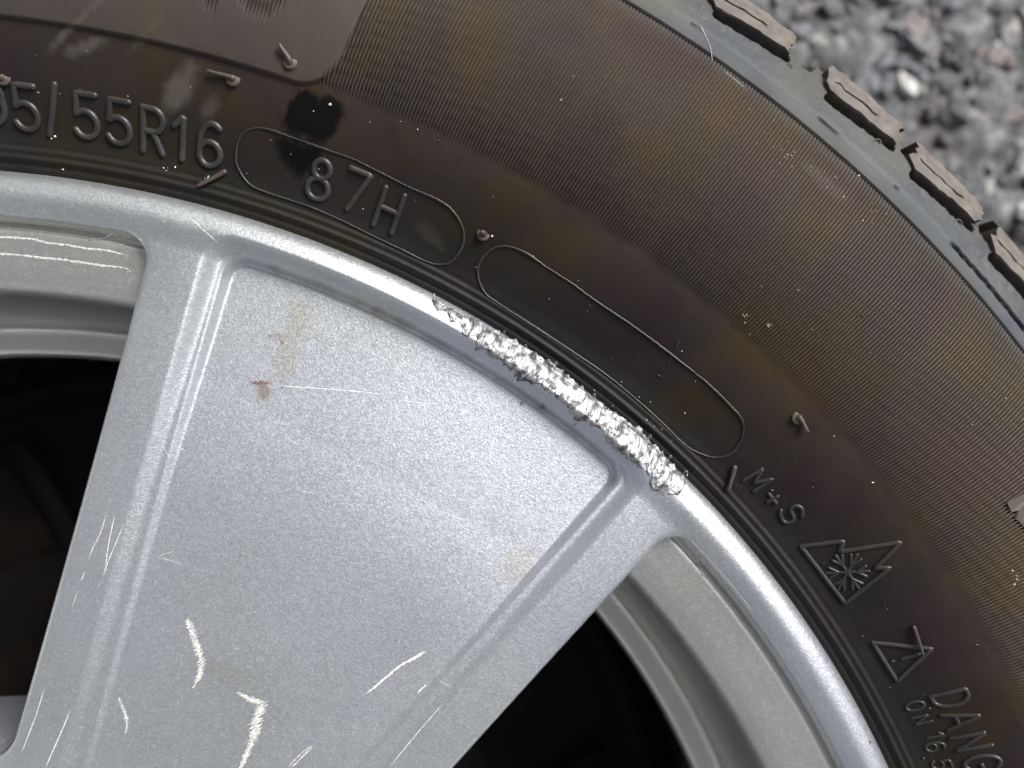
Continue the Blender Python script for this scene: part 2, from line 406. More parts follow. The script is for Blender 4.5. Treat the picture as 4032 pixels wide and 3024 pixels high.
# hub: boss, centre cap, wheel bolts
lathe('hub', lathe_curve([(0.5, -16), (30, -16), (34, -14), (60, -9), (80, -6), (88.2, -4.5), (88.3, -40), (60, -60), (0.5, -62)], 3), M_RIM, wheel, 180)
lathe('centre_cap', [(0.3, -11), (20, -11.5), (26, -13), (27.5, -15), (27.5, -18)], M_BAR, wheel, 90)
for k in range(5):
    a = RAD(AX + 36 + 72 * k)
    v, f = [], []
    hh = [(9.5, -17), (9.5, -3), (8.5, -2), (0.3, -2)]
    P = np.array(hh); th = np.radians(np.arange(6) * 60)
    X = P[:, 0][:, None] * np.cos(th) + 52 * math.cos(a); Y = P[:, 0][:, None] * np.sin(th) + 52 * math.sin(a); Zb = np.repeat(P[:, 1][:, None], 6, 1)
    mesh_np('wheel_bolt', W3(X, Y, Zb).reshape(-1, 3), grid_faces(4, 6, True), M_BAR, wheel, smooth=False)

# rounded light edge that runs round each window recess
def rim_z_at(X, Y):
    r = np.hypot(X, Y); th = np.degrees(np.arctan2(Y, X)); return rim_top(r, th)[0]
def drape_rim(pts, step=.5, dz=.02):
    P = resample([px2plane(x, y, -2) for x, y in pts], step)
    for _ in range(3): pass
    r = np.hypot(P[:, 0], P[:, 1]); th = np.degrees(np.arctan2(P[:, 1], P[:, 0]))
    z, win = rim_top(r, th)
    out = []
    for (x, y), zz in zip(P, z): out.append((x, y, zz + dz))
    return np.array(out)
def px_rim(x, y, k=6):
    z = -1.0
    for _ in range(k):
        X, Y = px2plane(x, y, z); z = float(rim_top(np.array([math.hypot(X, Y)]), np.array([math.degrees(math.atan2(Y, X))]))[0][0])
    return X, Y
for k in range(5):
    ax = AX + 72 * k
    for sgn in (1, -1):
        pts = []
        for d in np.linspace(0, 1, 30):
            pts.append((209.3, ax + sgn * (36 - d * (36 - 20.2))))
        path = [(r * math.cos(RAD(a)), r * math.sin(RAD(a))) for r, a in pts]
        # corner then down beside the spoke
        for u, off in ((203.6, 2.4), (201, 1.25), (197, .9), (192, .9)):
            v = (spoke_w(u) + off) * sgn; c, s = math.cos(RAD(ax)), math.sin(RAD(ax))
            path.append((u * c - v * s, u * s + v * c))
        P = resample(spline(path[:-4][::4] + path[-5:], 8), .8)
        rr = np.hypot(P[:, 0], P[:, 1]); pr = lathe_curve(bar, 5)[::-1]; pr = pr[(pr[:, 0] > 184.5) & (pr[:, 1] > -42)]
        zz = np.interp(rr, pr[:, 0], pr[:, 1]) + .05
        v, f = tube(np.column_stack([P, zz]), .32, .9, 6)
        mesh_np('recess_edge', W3(*v.T), f, M_BAR, wheel)

# ------------------------------------------------------------------ kerb rash on the lip
inn = [(1690, 1176), (1725, 1219), (1795, 1274), (1882, 1317), (1892, 1362), (1947, 1380), (2023, 1425), (2055, 1474), (2105, 1501), (2186, 1550), (2256, 1626), (2360, 1686), (2452, 1773), (2522, 1811), (2552, 1876), (2604, 1928), (2688, 1936)]
out_ = [(1700, 1166), (1790, 1214), (1904, 1279), (1990, 1322), (2088, 1376), (2186, 1438), (2251, 1480), (2298, 1540), (2348, 1577), (2435, 1632), (2522, 1697), (2604, 1773), (2674, 1854), (2706, 1900)]
I = resample([px2plane(x, y, -.6) for x, y in inn], .1); O = resample([px2plane(x, y, -1.6) for x, y in out_], .1)
ns, ntt = 1500, 56
s = np.linspace(0, 1, ns)
def at_s(P, s): return np.stack([np.interp(s, np.linspace(0, 1, len(P)), P[:, k]) for k in (0, 1)], -1)
Is, Os = at_s(I, s), at_s(O, s)
D = Os - Is; L = np.linalg.norm(D, axis=1)[:, None]; Dn = D / np.maximum(L, .01)
jin = (vnoise(s * 34, s * 0 + 3) - .5) * 1.9 + (vnoise(s * 120, s * 0 + 9) - .5) * .8 + .85 * smooth01(s * 4)
jout = (vnoise(s * 90, s * 0 + 5) - .5) * .8 + np.maximum(vnoise(s * 60, s * 0 + 8) - .7, 0) * 2.2 + (vnoise(s * 170, s * 0 + 1) - .5) * .22
Is = Is - Dn * jin[:, None]; Os = Os + Dn * jout[:, None]
t = np.linspace(0, 1, ntt)
G = Is[:, None] * (1 - t)[None, :, None] + Os[:, None] * t[None, :, None]
gr = np.hypot(G[..., 0], G[..., 1]); gt = np.degrees(np.arctan2(G[..., 1], G[..., 0]))
base = rim_top(np.minimum(gr, 220.2), gt)[0]
base = np.maximum(base, -2.2)
sx = np.repeat(s[:, None], ntt, 1); tx = np.repeat(t[None], ns, 0)
stri = vnoise(sx * 230 + tx * 7, tx * 1.4) - .5
stri2 = vnoise(sx * 95 + tx * 5, tx * 1.1 + 20) - .5
crumb = vnoise(sx * 105, tx * 6) + .6 * vnoise(sx * 210, tx * 12) - .8
big = vnoise(sx * 60, tx * 2 + 50) - .5
inner = smooth01((.50 - tx + (vnoise(sx * 90, sx * 0) - .5) * .3) / .25)
h = .24 + big * .45 + stri * .13 * (1 - inner) + stri2 * .16 * (1 - inner) + crumb * .34 * inner
edge = smooth01(tx / .05) * smooth01((1 - tx) / .06) * smooth01(sx / .01) * smooth01((1 - sx) / .01)
zz = base + h * edge - .12 * (1 - edge) * 1.0
ra = mesh_np('scraped_edge', W3(G[..., 0], G[..., 1], zz).reshape(-1, 3), grid_faces(ns, ntt, False), M_BARE, wheel)
tag(ra, 'torn bare metal along the lip where it hit the kerb')
# curled burrs on the outer edge
for (x, y, ln, an) in ((2700, 1868, 1.5, 100), (2070, 1365, .8, 60), (1985, 1312, .7, 70), (2340, 1560, .9, 50), (2560, 1720, .8, 50), (2190, 1432, .7, 80), (2640, 1800, .7, 60)):
    X0, Y0 = px2plane(x, y, -1)
    p = [(X0 + ln * .45 * math.cos(q) * .6, Y0 + ln * .5 * math.sin(q), -1.4 + .7 * abs(math.sin(q))) for q in np.linspace(-.4, 3.4, 10)]
    v, f = tube(p, .11, 1, 6); mesh_np('metal_burr', W3(*v.T), f, M_BARE, wheel)

# ------------------------------------------------------------------ brake parts added behind the spokes to darken the openings
def mat_filler():
    m, n, b = newmat('rusty_black_filler'); co = objco(n)
    a = noise(n, co, 28, 4, .6); c = noise(n, co, 70, 3, .6)
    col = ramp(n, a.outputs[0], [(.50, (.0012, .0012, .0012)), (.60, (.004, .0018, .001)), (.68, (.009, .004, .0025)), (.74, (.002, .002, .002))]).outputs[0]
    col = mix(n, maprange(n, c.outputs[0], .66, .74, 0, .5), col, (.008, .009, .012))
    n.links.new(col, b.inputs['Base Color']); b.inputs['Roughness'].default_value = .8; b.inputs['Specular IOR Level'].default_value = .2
    return m
M_FILL = mat_filler()
filler = bpy.data.objects.new('filler_assembly', None); C.objects.link(filler)
tag(filler, 'dark rusty brake parts added behind the spokes to blacken the openings', 'filler')
lathe('filler_plate', lathe_curve([(0.5, -118), (60, -118), (64, -112), (120, -110), (126, -116), (165, -120), (172, -116), (178, -112), (183, -118)], 4), M_FILL, filler, 240)
lathe('filler_flange', lathe_curve([(0.5, -64), (58, -64), (62, -68), (62, -90), (66, -114)], 3), M_FILL, filler, 120)
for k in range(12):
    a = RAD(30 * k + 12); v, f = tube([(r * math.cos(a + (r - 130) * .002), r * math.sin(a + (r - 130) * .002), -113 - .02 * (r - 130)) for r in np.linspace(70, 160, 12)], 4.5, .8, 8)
    mesh_np('filler_rib', W3(*v.T), f, M_FILL, filler)

# ------------------------------------------------------------------ scratches on the paint
def ribbon(pts, wpx, jag=.5, mat=M_SCR, dz=.07, target='rim', name='scratch', step=.12, taper=True):
    f_ = px_rim if target == 'rim' else None
    if target == 'rim': P = np.array([px_rim(x, y) for x, y in pts])
    else: P = np.array([px2plane(x, y, -6.5) for x, y in pts])
    if len(P) > 2: P = spline(P, 8)
    P = resample(P, step); n = len(P)
    T = np.gradient(P, axis=0); T /= np.linalg.norm(T, axis=1)[:, None]; S = np.stack([-T[:, 1], T[:, 0]], -1)
    wd = wpx / 19.0 / 2
    env = np.clip(np.minimum(np.arange(n), n - 1 - np.arange(n)) / (n * .12 + 1), .15, 1)
    if not taper: env = np.maximum(env, .7)
    k = rng.uniform(0, 400)
    w1 = wd * env * (1 + jag * (vnoise(np.arange(n) * .6 + k, np.zeros(n)) * 2 - 1)); w2 = wd * env * (1 + jag * (vnoise(np.arange(n) * .6 + k + 50, np.zeros(n) + 4) * 2 - 1))
    A = P + S * w1[:, None]; B = P - S * w2[:, None]
    rows = [A, P, B]; vs = []
    for q, R_ in enumerate(rows):
        if target == 'rim': z = rim_z_at(R_[:, 0], R_[:, 1])
        else:
            pr = lathe_curve(bar, 5); pr = pr[(pr[:, 0] > 196) & (pr[:, 1] > -60)][::-1]
            z = np.interp(np.hypot(R_[:, 0], R_[:, 1]), pr[:, 0], pr[:, 1])
        vs.append(np.column_stack([R_, z + (dz if q == 1 else .025)]))
    V = np.vstack(vs)
    return V, grid_faces(3, n, False)
def scratch(pts, wpx, jag=.5, target='rim', label=None):
    v, f = ribbon(pts, wpx, jag, target=target)
    o = mesh_np('scratch', W3(*v.T), f, M_SCR, wheel)
    if label: tag(o, label)
def hatch(pts, wpx, ang, label=None, dens=1.0):
    """graze made of many short parallel strokes along a path"""
    P = resample(spline([(x, y) for x, y, _ in pts], 6), 3.3 / dens); Wd = np.interp(np.linspace(0, 1, len(P)), np.linspace(0, 1, len(pts)), [q for _, _, q in pts])
    parts = []
    for (x, y), wq in zip(P, Wd):
        L = wpx * wq * rng.uniform(.5, 1.45); x += rng.uniform(-2, 2)
        a = RAD(ang + rng.uniform(-16, 16)); dx, dy = math.cos(a) * L / 2, -math.sin(a) * L / 2
        parts.append(ribbon([(x - dx, y - dy), (x + dx, y + dy)], rng.uniform(1.8, 3.6), .5, step=.12, taper=False))
    v, f = join(parts); o = mesh_np('graze_mark', W3(*v.T), f, M_SCR, wheel)
    if label: tag(o, label)
scratch([(1075, 1518), (1200, 1526), (1400, 1541), (1534, 1557)], 3.2, .3)
scratch([(1559, 1576), (1640, 1584), (1724, 1592)], 2.2, .4)
scratch([(418, 2025), (395, 2100), (365, 2160), (348, 2208)], 3, .3)
scratch([(452, 2028), (437, 2094), (425, 2160), (414, 2240)], 3, .3)
scratch([(405, 2271), (430, 2200), (460, 2130), (487, 2063)], 3, .3)
scratch([(334, 2250), (318, 2290)], 3, .3); scratch([(305, 2330), (283, 2395)], 2, .3)
scratch([(277, 2793), (255, 2850), (230, 2907), (179, 3023)], 4, .2)
scratch([(175, 2710), (155, 2775), (132, 2843), (82, 2969)], 3, .3)
scratch([(741, 848), (800, 905), (867, 962)], 2.6, .3)
scratch([(1210, 1140), (1300, 1183), (1450, 1245), (1560, 1292)], 2.4, .4)
scratch([(1743, 2772), (1640, 2890), (1534, 3019)], 3, .2)
scratch([(1680, 2563), (1640, 2588), (1578, 2620), (1540, 2650), (1509, 2677), (1470, 2710), (1436, 2734)], 8, .6, label='white scratch on the spoke, widest at its upper end')
scratch([(1672, 2562), (1610, 2600), (1560, 2628)], 4, .7)
scratch([(1680, 2696), (1660, 2712), (1642, 2730)], 5, .6)
scratch([(1234, 2936), (1200, 2970), (1146, 3024)], 4, .5); scratch([(1228, 2934), (1185, 2968), (1130, 3024)], 3, .5)
hatch([(737, 2439, .6), (757, 2490, 1), (775, 2544, 1), (794, 2607, 1.1), (785, 2660, 1), (763, 2705, .4)], 27, 28, 'curved white graze on the spoke face, left of the other')
hatch([(937, 2727, .5), (985, 2752, .9), (1030, 2768, 1.2)], 26, 30)
hatch([(1030, 2775, 1.2), (1010, 2840, 1.25), (1005, 2885, 1.1), (980, 2950, .8), (949, 3022, .5)], 38, 30, 'broad hooked white graze near the bottom of the spoke')
hatch([(468, 2749, .6), (490, 2800, 1), (500, 2841, 1), (497, 2885, .5)], 13, 25)
for q in range(18):
    x0, y0 = rng.uniform(560, 2300), rng.uniform(1500, 2700); L = rng.uniform(20, 90); a = rng.uniform(-1.2, 1.2)
    if rim_top(np.array([math.hypot(*px_rim(x0, y0))]), np.array([math.degrees(math.atan2(*px_rim(x0, y0)[::-1]))]))[1][0] < 12: continue
    scratch([(x0, y0), (x0 + L * math.cos(a), y0 + L * math.sin(a))], 1.1, .3)
# scored lines on the recess wall inside the left window, and fine ones at the right
scratch([(-60, 930), (0, 936), (70, 940), (140, 946), (200, 960), (270, 968), (350, 982), (424, 989), (518, 1011)], 7, .7, 'bar')
scratch([(-60, 996), (0, 1001), (80, 1006), (169, 1016), (240, 1022), (313, 1033), (410, 1047), (497, 1057), (518, 1074)], 7, .8, 'bar')
scratch([(207, 907), (360, 938), (518, 972)], 2.4, .2, 'bar'); scratch([(220, 902), (420, 935), (500, 955)], 1.8, .3, 'bar')
scratch([(2722, 2128), (2840, 2255), (2962, 2405)], 3, .2)

# ------------------------------------------------------------------ tyre
FI = np.arange(-6, 112, .0315); CO = np.arange(112, 354, .5); TT = np.concatenate([FI, CO])
RT = np.concatenate([[218.6, 219.4, 220.2], np.arange(221, 230, .32), np.arange(230, 245.5, 1.0), np.arange(245.5, 249, .25), np.arange(249, 290, 1.25), np.arange(290, 310.2, .36)])
r2, t2 = np.meshgrid(RT, TT, indexing='ij')
Z = tyre_z(r2)
g1 = lambda x, s_: np.exp(-(x / s_) ** 2)
# bead lines next to the rim: seam breaks now and then
Z = Z + .60 * g1(r2 - 222.9, .5) - .30 * g1(r2 - 221.9, .5) + .22 * g1(r2 - 224.5, .4) - .12 * g1(r2 - 225.4, .4)
Z = Z + .05 * (vnoise(r2 * .5, t2 * 1.2) - .5)
# smooth raised panel at the upper left (lettering panel): rounded end in (arc, r) space
la = (t2 - 70.6) * math.pi / 180 * 257                   # mm along the arc from the panel end
d_p = np.maximum(-(r2 - 246.5), -(la + (r2 - 256) * .12 * 0))
Rp = 8.0
xx = np.maximum(246.5 - r2 + Rp, 0); yy = np.maximum(-la + Rp - np.maximum(r2 - 256, 0) * .13, 0)
pd = np.where((xx > 0) & (yy > 0), np.hypot(xx, yy) - Rp, np.maximum(246.5 - r2, -la - np.maximum(r2 - 256, 0) * .13))
panel = smooth01(.5 - pd / .45)                            # 1 on the panel
# ribbed band
ribm = smooth01((r2 - 247.0) / 2.4) * (r2 < 291.0) * (1 - panel)
period = .1555 * 1.0
phase = (t2 + (r2 - 250) * .012) / period
fine = (t2 < 112) & (t2 > -6)
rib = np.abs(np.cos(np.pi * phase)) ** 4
Z = Z + np.where(fine, ribm * .95 * (rib - .25), 0)
# big hollow digits on the panel: their faces are ribbed
Xt = r2 * np.cos(np.radians(t2)); Yt = r2 * np.sin(np.radians(t2))
PXt, PYt = project(Xt, Yt, Z)
dig = np.zeros_like(Z)
dig[((np.hypot((PXt - 1040) / 105, (PYt + 62) / 128) < 1) & (np.hypot((PXt - 1040) / 45, (PYt + 66) / 62) > 1.6 * 0 + 1.35))] = 1
dig[inpoly(PXt, PYt, [(808, 22), (868, 28), (872, -230), (820, -230)])] = 1
dig[inpoly(PXt, PYt, [(560, -40), (640, -30), (700, -230), (600, -230)])] = 1
Z = Z + panel * .8 - dig * panel * (.34 - .26 * rib) 
# step into the smooth ring at the top of the band, grooves of the shoulder
Z = Z - 1.0 * g1(r2 - 291.15, .36) + .30 * smooth01((r2 - 291.4) / .5) * (1 - smooth01((r2 - 296.6) / 3))
crk = vnoise(t2 * 1.3, r2 * 0 + 3)
Z = Z - (.25 + .9 * smooth01((crk - .62) / .12)) * g1(r2 - 296.0 + .25 * (vnoise(t2 * 3, r2 * 0) - .5), .26)
Z = Z + .25 * smooth01((r2 - 296.4) / 1.2)
Z = Z - 1.6 * g1(r2 - 296.3 + .35 * (vnoise(t2 * 4, r2 * 0 + 2) - .5), .34) * smooth01((44.6 - t2) / .5) * smooth01((t2 - 38) / 2)
# tread blocks: tip angles measured from the picture, then a regular pitch
tips = [57.8, 52.1, 47.35, 42.55]
while tips[-1] > -4: tips.append(tips[-1] - 4.93)
while tips[0] < 57.8 + 360 - (57.8 - tips[-1]) - 4.5 and len(tips) < 73: tips.insert(0, tips[0] + 4.93)
def tread_z(r): return np.interp(r, [300, 304, 307.5, 310, 312, 313.2, 313.8], [-2.0, -3.8, -5.6, -7.2, -8.8, -11, -17])
for tp in tips:
    # the dark slot on the inner side of the block and its wider end
    A = np.array([303.0 * math.cos(RAD(tp - .05)), 303.0 * math.sin(RAD(tp - .05))]); B = np.array([304.7 * math.cos(RAD(tp - 3.35)), 304.7 * math.sin(RAD(tp - 3.35))])
    near = (np.abs((t2 - tp + 1.6 + 180) % 360 - 180) < 3.2) & (r2 > 298)
    x = Xt[near]; y = Yt[near]; ab = B - A; q = np.clip(((x - A[0]) * ab[0] + (y - A[1]) * ab[1]) / (ab @ ab), 0, 1)
    d = np.hypot(x - A[0] - q * ab[0], y - A[1] - q * ab[1])
    z = Z[near]; z -= 2.6 * smooth01((.85 + .35 * (1 - q) - d) / .45 + .5) * 1
    # lateral groove open to the outside
    aa = tp - 4.15; rr_ = r2[near]; tt_ = t2[near]
    gd = np.abs(((tt_ - aa + 180) % 360 - 180)) * 5.35
    z -= 9 * smooth01((2.2 + (rr_ - 307) * .25 - gd) / .9) * smooth01((rr_ - 305.7 - gd * .12) / .8)
    Z[near] = z
Z = Z + (vnoise(Xt * .9 + 200, Yt * .9 + 200) - .5) * .05 + (vnoise(Xt * .25 + 200, Yt * .25 + 200) - .5) * .10
Z = Z + smooth01((r2 - 296.8) / 2) * ((vnoise(Xt * 1.6 + 900, Yt * 1.6 + 900) - .5) * .22 + (vnoise(Xt * .5 + 900, Yt * .5 + 900) - .5) * .45)
PXt, PYt = project(Xt, Yt, Z)
k1 = vnoise(PXt / 9 + 40, PYt / 9 + 11) - .5; k2 = vnoise(PXt / 30 + 5, PYt / 30 + 70) - .5
A1 = [(1158, 380), (1203, 351), (1240, 373), (1266, 392), (1304, 377), (1342, 405), (1348, 462), (1329, 525), (1266, 570), (1190, 544), (1127, 519), (1101, 468)]
A2 = [(1076, 551), (1114, 538), (1260, 588), (1262, 626), (1222, 658), (1177, 709), (1133, 665), (1101, 620)]
sm = np.zeros_like(Z)
for dx, dy, amt in ((0, 0, .34), (11, 5, .18), (-10, 6, .18), (5, -10, .15), (-14, 14, .15)):
    a_ = inpoly(PXt + k1 * 9 + k2 * 20 + dx, PYt + k1 * 18 + k2 * 18 + dy, A1) | inpoly(PXt + k1 * 9 + k2 * 18 + dx, PYt + k1 * 14 + dy, A2)
    sm += amt * a_
sm = np.clip(sm, 0, 1) * .96
def ellt(cx, cy, a, b, ang):
    c, s_ = math.cos(RAD(ang)), math.sin(RAD(ang)); dx = PXt - cx; dy = PYt - cy
    d = np.hypot((dx * c + dy * s_) / a, (-dx * s_ + dy * c) / b) + k2 * .5
    return smooth01((1.2 - d) / .8)
dust_lit = np.maximum.reduce([panel * .20 * (1 - dig), np.where(fine, ribm * .20 * np.maximum(rib - .30, 0) * 2.6, 0), ellt(700, 360, 130, 60, -55) * .42, ellt(330, 185, 100, 28, -20) * .35, ellt(820, 430, 60, 40, -50) * .25, ellt(330, 60, 200, 22, -45) * .35, ellt(600, 100, 150, 26, -50) * .25, ellt(1700, 930, 90, 30, 40) * .12,  # panel and rib crests coloured paler as if lit; ellipses are dust
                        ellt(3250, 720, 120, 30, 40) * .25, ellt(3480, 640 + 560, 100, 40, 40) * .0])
F = grid_faces(len(RT), len(TT), True)[:, ::-1]
tyre = mesh_np('tyre', W3(Xt, Yt, Z).reshape(-1, 3), F, M_RUB, wheel, attrs={'smear': sm.reshape(-1), 'dust_and_lit': dust_lit.reshape(-1)})
tag(tyre, 'black rubber tyre with raised size lettering')
# carcass under the tread, the far sidewall and the tread face
lathe('carcass', lathe_curve([(309, -12), (309.2, -20), (308.6, -60), (309.4, -100), (308.6, -140), (307, -182), (296, -198), (262, -199.6), (225, -192), (206, -190)], 3), M_DARK, tyre, 360)

def block_mesh(seed=0):
    top = [(304.2, 0), (306.3, .5), (308.4, .62), (311.5, .5), (311.5, -3.25), (308.5, -3.35), (305.6, -3.5)]
    # rows from inner edge outwards; s = position along the block
    ns_ = 14; rad_in = lambda s_: 304.0 + 1.7 * s_
    rows = []
    R_ = [0, .25, 1.0, 2.0, 2.9, 3.15, 3.35, 3.6, 4.3, 5.5, 6.7, 7.7, 8.4, 8.9]
    V = []
    for q, dr in enumerate([-.05] + R_ + [9.0]):
        for i in range(ns_):
            s_ = i / (ns_ - 1); r = rad_in(s_) + dr * (1 - .16 * s_)
            th = .0 - 3.35 * s_ + (.55 * min(max(dr, 0) / 2.0, 1)) * (1 - s_)
            if q == 0: z = -11
            elif q == len(R_) + 1: z = -46
            else:
                z = tread_z(r) - (.5 if q == 1 else 0) - (.28 if i in (0, ns_ - 1) else 0)
                if dr in (3.15, 3.35) and 1 < i < 9: z -= .9   # sipe
            V.append((r, th, z))
    V = np.array(V); nr = len(R_) + 2
    f = grid_faces(nr, ns_, False)
    # end walls
    base = len(V); e0 = [i * ns_ for i in range(nr)]; e1 = [i * ns_ + ns_ - 1 for i in range(nr)]
    ex = []; fx = []
    for side, ids in ((0, e0), (1, e1)):
        st = base + len(ex)
        for i in ids: ex.append((V[i][0], V[i][1], -46 if i > ns_ * 10 else -15))
        for k in range(nr - 1):
            a_, b_, c_, d_ = ids[k], ids[k + 1], st + k + 1, st + k
            fx.append((a_, d_, c_, b_) if side == 1 else (a_, b_, c_, d_))
    V = np.vstack([V, np.array(ex)]); F = np.vstack([f, np.array(fx)])
    V[:, 2] += (vnoise(V[:, 0] * 1.7 + seed * 31, V[:, 1] * 2 + 60 + seed * 7) - .5) * .35; V[:, 0] += (vnoise(V[:, 1] * 3.3 + 90 + seed * 13, V[:, 0] * 0 + seed) - .5) * .6; V[:, 1] += (vnoise(V[:, 0] * 1.1 + seed * 5, V[:, 1] * 0 + 3) - .5) * .35
    X = V[:, 0] * np.cos(np.radians(V[:, 1])); Y = V[:, 0] * np.sin(np.radians(V[:, 1]))
    return W3(X, Y, V[:, 2]), F[:, ::-1]
blks = []
for i, tp in enumerate(tips):
    if i < 5:
        bv_, bf_ = block_mesh(i + 1); o = mesh_np('tread_block', bv_, bf_, M_BLK, tyre, smooth=False); blks.append(o)
    else:
        o = blks[i % 5].copy(); C.objects.link(o); o.parent = tyre
    o.rotation_euler = (0, 0, RAD(tp))
# centre tread rows (seen only from the side)
rows = []
for k in range(73):
    for zc, ph in ((-72, .3), (-100, 0), (-128, .5), (-160, .1)):
        a0, a1 = RAD((k + ph) * 4.93 + .4), RAD((k + ph) * 4.93 + 4.2)
        q = []
        for a in (a0, a1):
            for r in (307, 314):
                for z in (zc - 11, zc + 11): q.append((r * math.cos(a), r * math.sin(a), z))
        rows.append((np.array(q), np.array([(0, 1, 3, 2), (4, 6, 7, 5), (0, 4, 5, 1), (2, 3, 7, 6), (0, 2, 6, 4), (1, 5, 7, 3)])))
v, f = join(rows)
tag(mesh_np('tread_rows', W3(*v.T), f, M_RUB2, tyre, smooth=False), None, None, None, 'stuff')

# ------------------------------------------------------------------ raised lettering
def arc(cx, cy, rx, ry, a0, a1, n=14): return [(cx + rx * math.cos(RAD(a)), cy + ry * math.sin(RAD(a))) for a in np.linspace(a0, a1, n)]
GL = {  # strokes in a box 0..w, 0..1
    '9': [arc(.3, .68, .26, .27, 0, 360) , [(.56, .66)] + arc(.28, .42, .28, .38, 20, -80)],
    '5': [[(.54, .96), (.10, .96), (.07, .52)], [(.07, .52)] + arc(.27, .31, .28, .29, 115, -150)],
    '/': [[(.08, -.05), (.34, 1.05)]],
    'R': [[(.06, 0), (.06, .96)], [(.06, .96), (.30, .96)] + arc(.30, .71, .24, .25, 80, -80) + [(.30, .46), (.06, .46)], [(.30, .46), (.54, 0)]],
    '1': [[(.12, .72), (.34, .96), (.34, 0)]],
    '6': [arc(.30, .29, .26, .28, 0, 360), [(.05, .33)] + arc(.33, .52, .29, .45, 170, 55)],
    '8': [arc(.30, .74, .20, .22, 0, 360), arc(.30, .27, .26, .26, 0, 360)],
    '7': [[(.05, .96), (.55, .96), (.22, 0)]],
    'H': [[(.06, 0), (.06, .96)], [(.54, 0), (.54, .96)], [(.06, .5), (.54, .5)]],
    'D': [[(.06, 0), (.06, .96), (.25, .96)] + arc(.25, .48, .30, .48, 85, -85) + [(.25, 0), (.06, 0)]],
    'A': [[(.02, 0), (.30, .98), (.58, 0)], [(.14, .34), (.46, .34)]],
    'N': [[(.06, 0), (.06, .96), (.54, 0), (.54, .96)]],
    'G': [arc(.32, .48, .28, .48, 45, 340) + [(.58, .44), (.36, .44)]],
    'O': [arc(.30, .48, .28, .48, 0, 360)],
    '.': [[(.28, .04), (.30, .05)]],
}
def drape(P, step=.35):
    P = resample(P, step); return np.column_stack([P, tyre_z(np.hypot(P[:, 0], P[:, 1]))])
def strokes_obj(name, strokes_xy, rad, label=None, flat=.95, sink=.0, mat=None, parent=None):
    parts = [tube(drape(s_) + np.array([0, 0, -sink]), rad, flat, 8) for s_ in strokes_xy]
    v, f = join(parts); o = mesh_np(name, W3(*v.T), f, mat or M_LET, parent or tyre)
    if label: tag(o, label)
    return o
def glyph(ch, cx, cy, hpx, radmm, w=.6, slant=0):
    X0, Y0 = px2tyre(cx, cy); a = math.atan2(Y0, X0) + slant
    up = np.array([math.cos(a), math.sin(a)]); rt = np.array([math.sin(a), -math.cos(a)]); H = hpx / 19.0
    ss = []
    for st in GL[ch]:
        ss.append([tuple(np.array([X0, Y0]) + rt * (p - .3) * H * (w / .6) + up * (q - .48) * H) for p, q in st])
    strokes_obj('raised_digit' if ch.isdigit() else ('raised_letter' if ch.isalpha() else 'raised_mark'), ss, radmm)
for ch, cx, cy in (('9', -30, 405), ('5', 104, 427), ('/', 223, 440), ('5', 342, 459), ('5', 471, 484), ('R', 604, 516), ('1', 715, 544), ('6', 829, 573)):
    glyph(ch, cx, cy, 150, .68, .62)
for ch, cx, cy in (('8', 1259, 709), ('7', 1401, 753), ('H', 1531, 829)): glyph(ch, cx, cy, 145, .64, .66)
for ch, cx, cy in (('D', 3746, 2751), ('A', 3789, 2831), ('N', 3823, 2920), ('G', 3869, 3003)): glyph(ch, cx, cy, 122, .46, .58)
for ch, cx, cy, h_ in (('O', 3603, 2779, 68), ('N', 3629, 2833, 62), ('1', 3683, 2897, 62), ('6', 3681, 2940, 68), ('.', 3664, 2980, 60), ('5', 3706, 3010, 68)): glyph(ch, cx, cy, h_, .30, .60)
def pxstrokes(name, lst, rad, label=None, sm_=False, **k):
    ss = []
    for st in lst:
        P = [px2tyre(*p) for p in st]
        if sm_: P = [tuple(q) for q in spline(P, 5)]
        ss.append(P)
    return strokes_obj(name, ss, rad, label, **k)
c1 = lambda x, y: (2800 + x / 4.424, 1800 + y / 4.424)
pxstrokes('raised_letter', [[c1(560, 400), c1(905, 200), c1(745, 445), c1(1075, 375), c1(745, 590)]], .44)
pxstrokes('raised_mark', [[c1(1010, 640), c1(1135, 800)], [c1(985, 775), c1(1160, 680)]], .42)
pxstrokes('raised_letter', [[c1(1215, 930), c1(1212, 1010), c1(1262, 1118), c1(1345, 1140), c1(1430, 1100), c1(1440, 1035), c1(1400, 960), c1(1385, 900), c1(1440, 850), c1(1525, 852), c1(1592, 920), c1(1590, 1030)]], .46, sm_=True)
c2 = lambda x, y: (3000 + x / 2.765, 1800 + y / 2.765)
pxstrokes('mountain_outline', [[c2(425, 970), c2(885, 912), c2(852, 1025), c2(1510, 922), c2(1232, 1203), c2(1392, 1200), c2(905, 1590), c2(425, 970)]], .52)
fl = []
for k in range(6):
    a = RAD(60 * k + 3); cx, cy = 932, 1250; L = 232
    e_ = lambda d, o: c2(cx + L * (d * math.cos(a) - o * math.sin(a)), cy - L * .92 * (d * math.sin(a) + o * math.cos(a)))
    fl += [[e_(.03, 0), e_(1, 0)], [e_(.42, 0), e_(.86, .26)], [e_(.42, 0), e_(.86, -.26)]]
pxstrokes('snowflake', fl, .36)
c3 = lambda x, y: (2632 + x / 1.58, 1974 + y / 1.58)
pxstrokes('warning_triangle', [[c3(1272, 878), c3(1638, 916), c3(1422, 1118), c3(1272, 878)]], .5)
pxstrokes('raised_mark', [[c3(1560, 950), c3(1450, 980)], [c3(1398, 993), c3(1392, 995)]], .36)
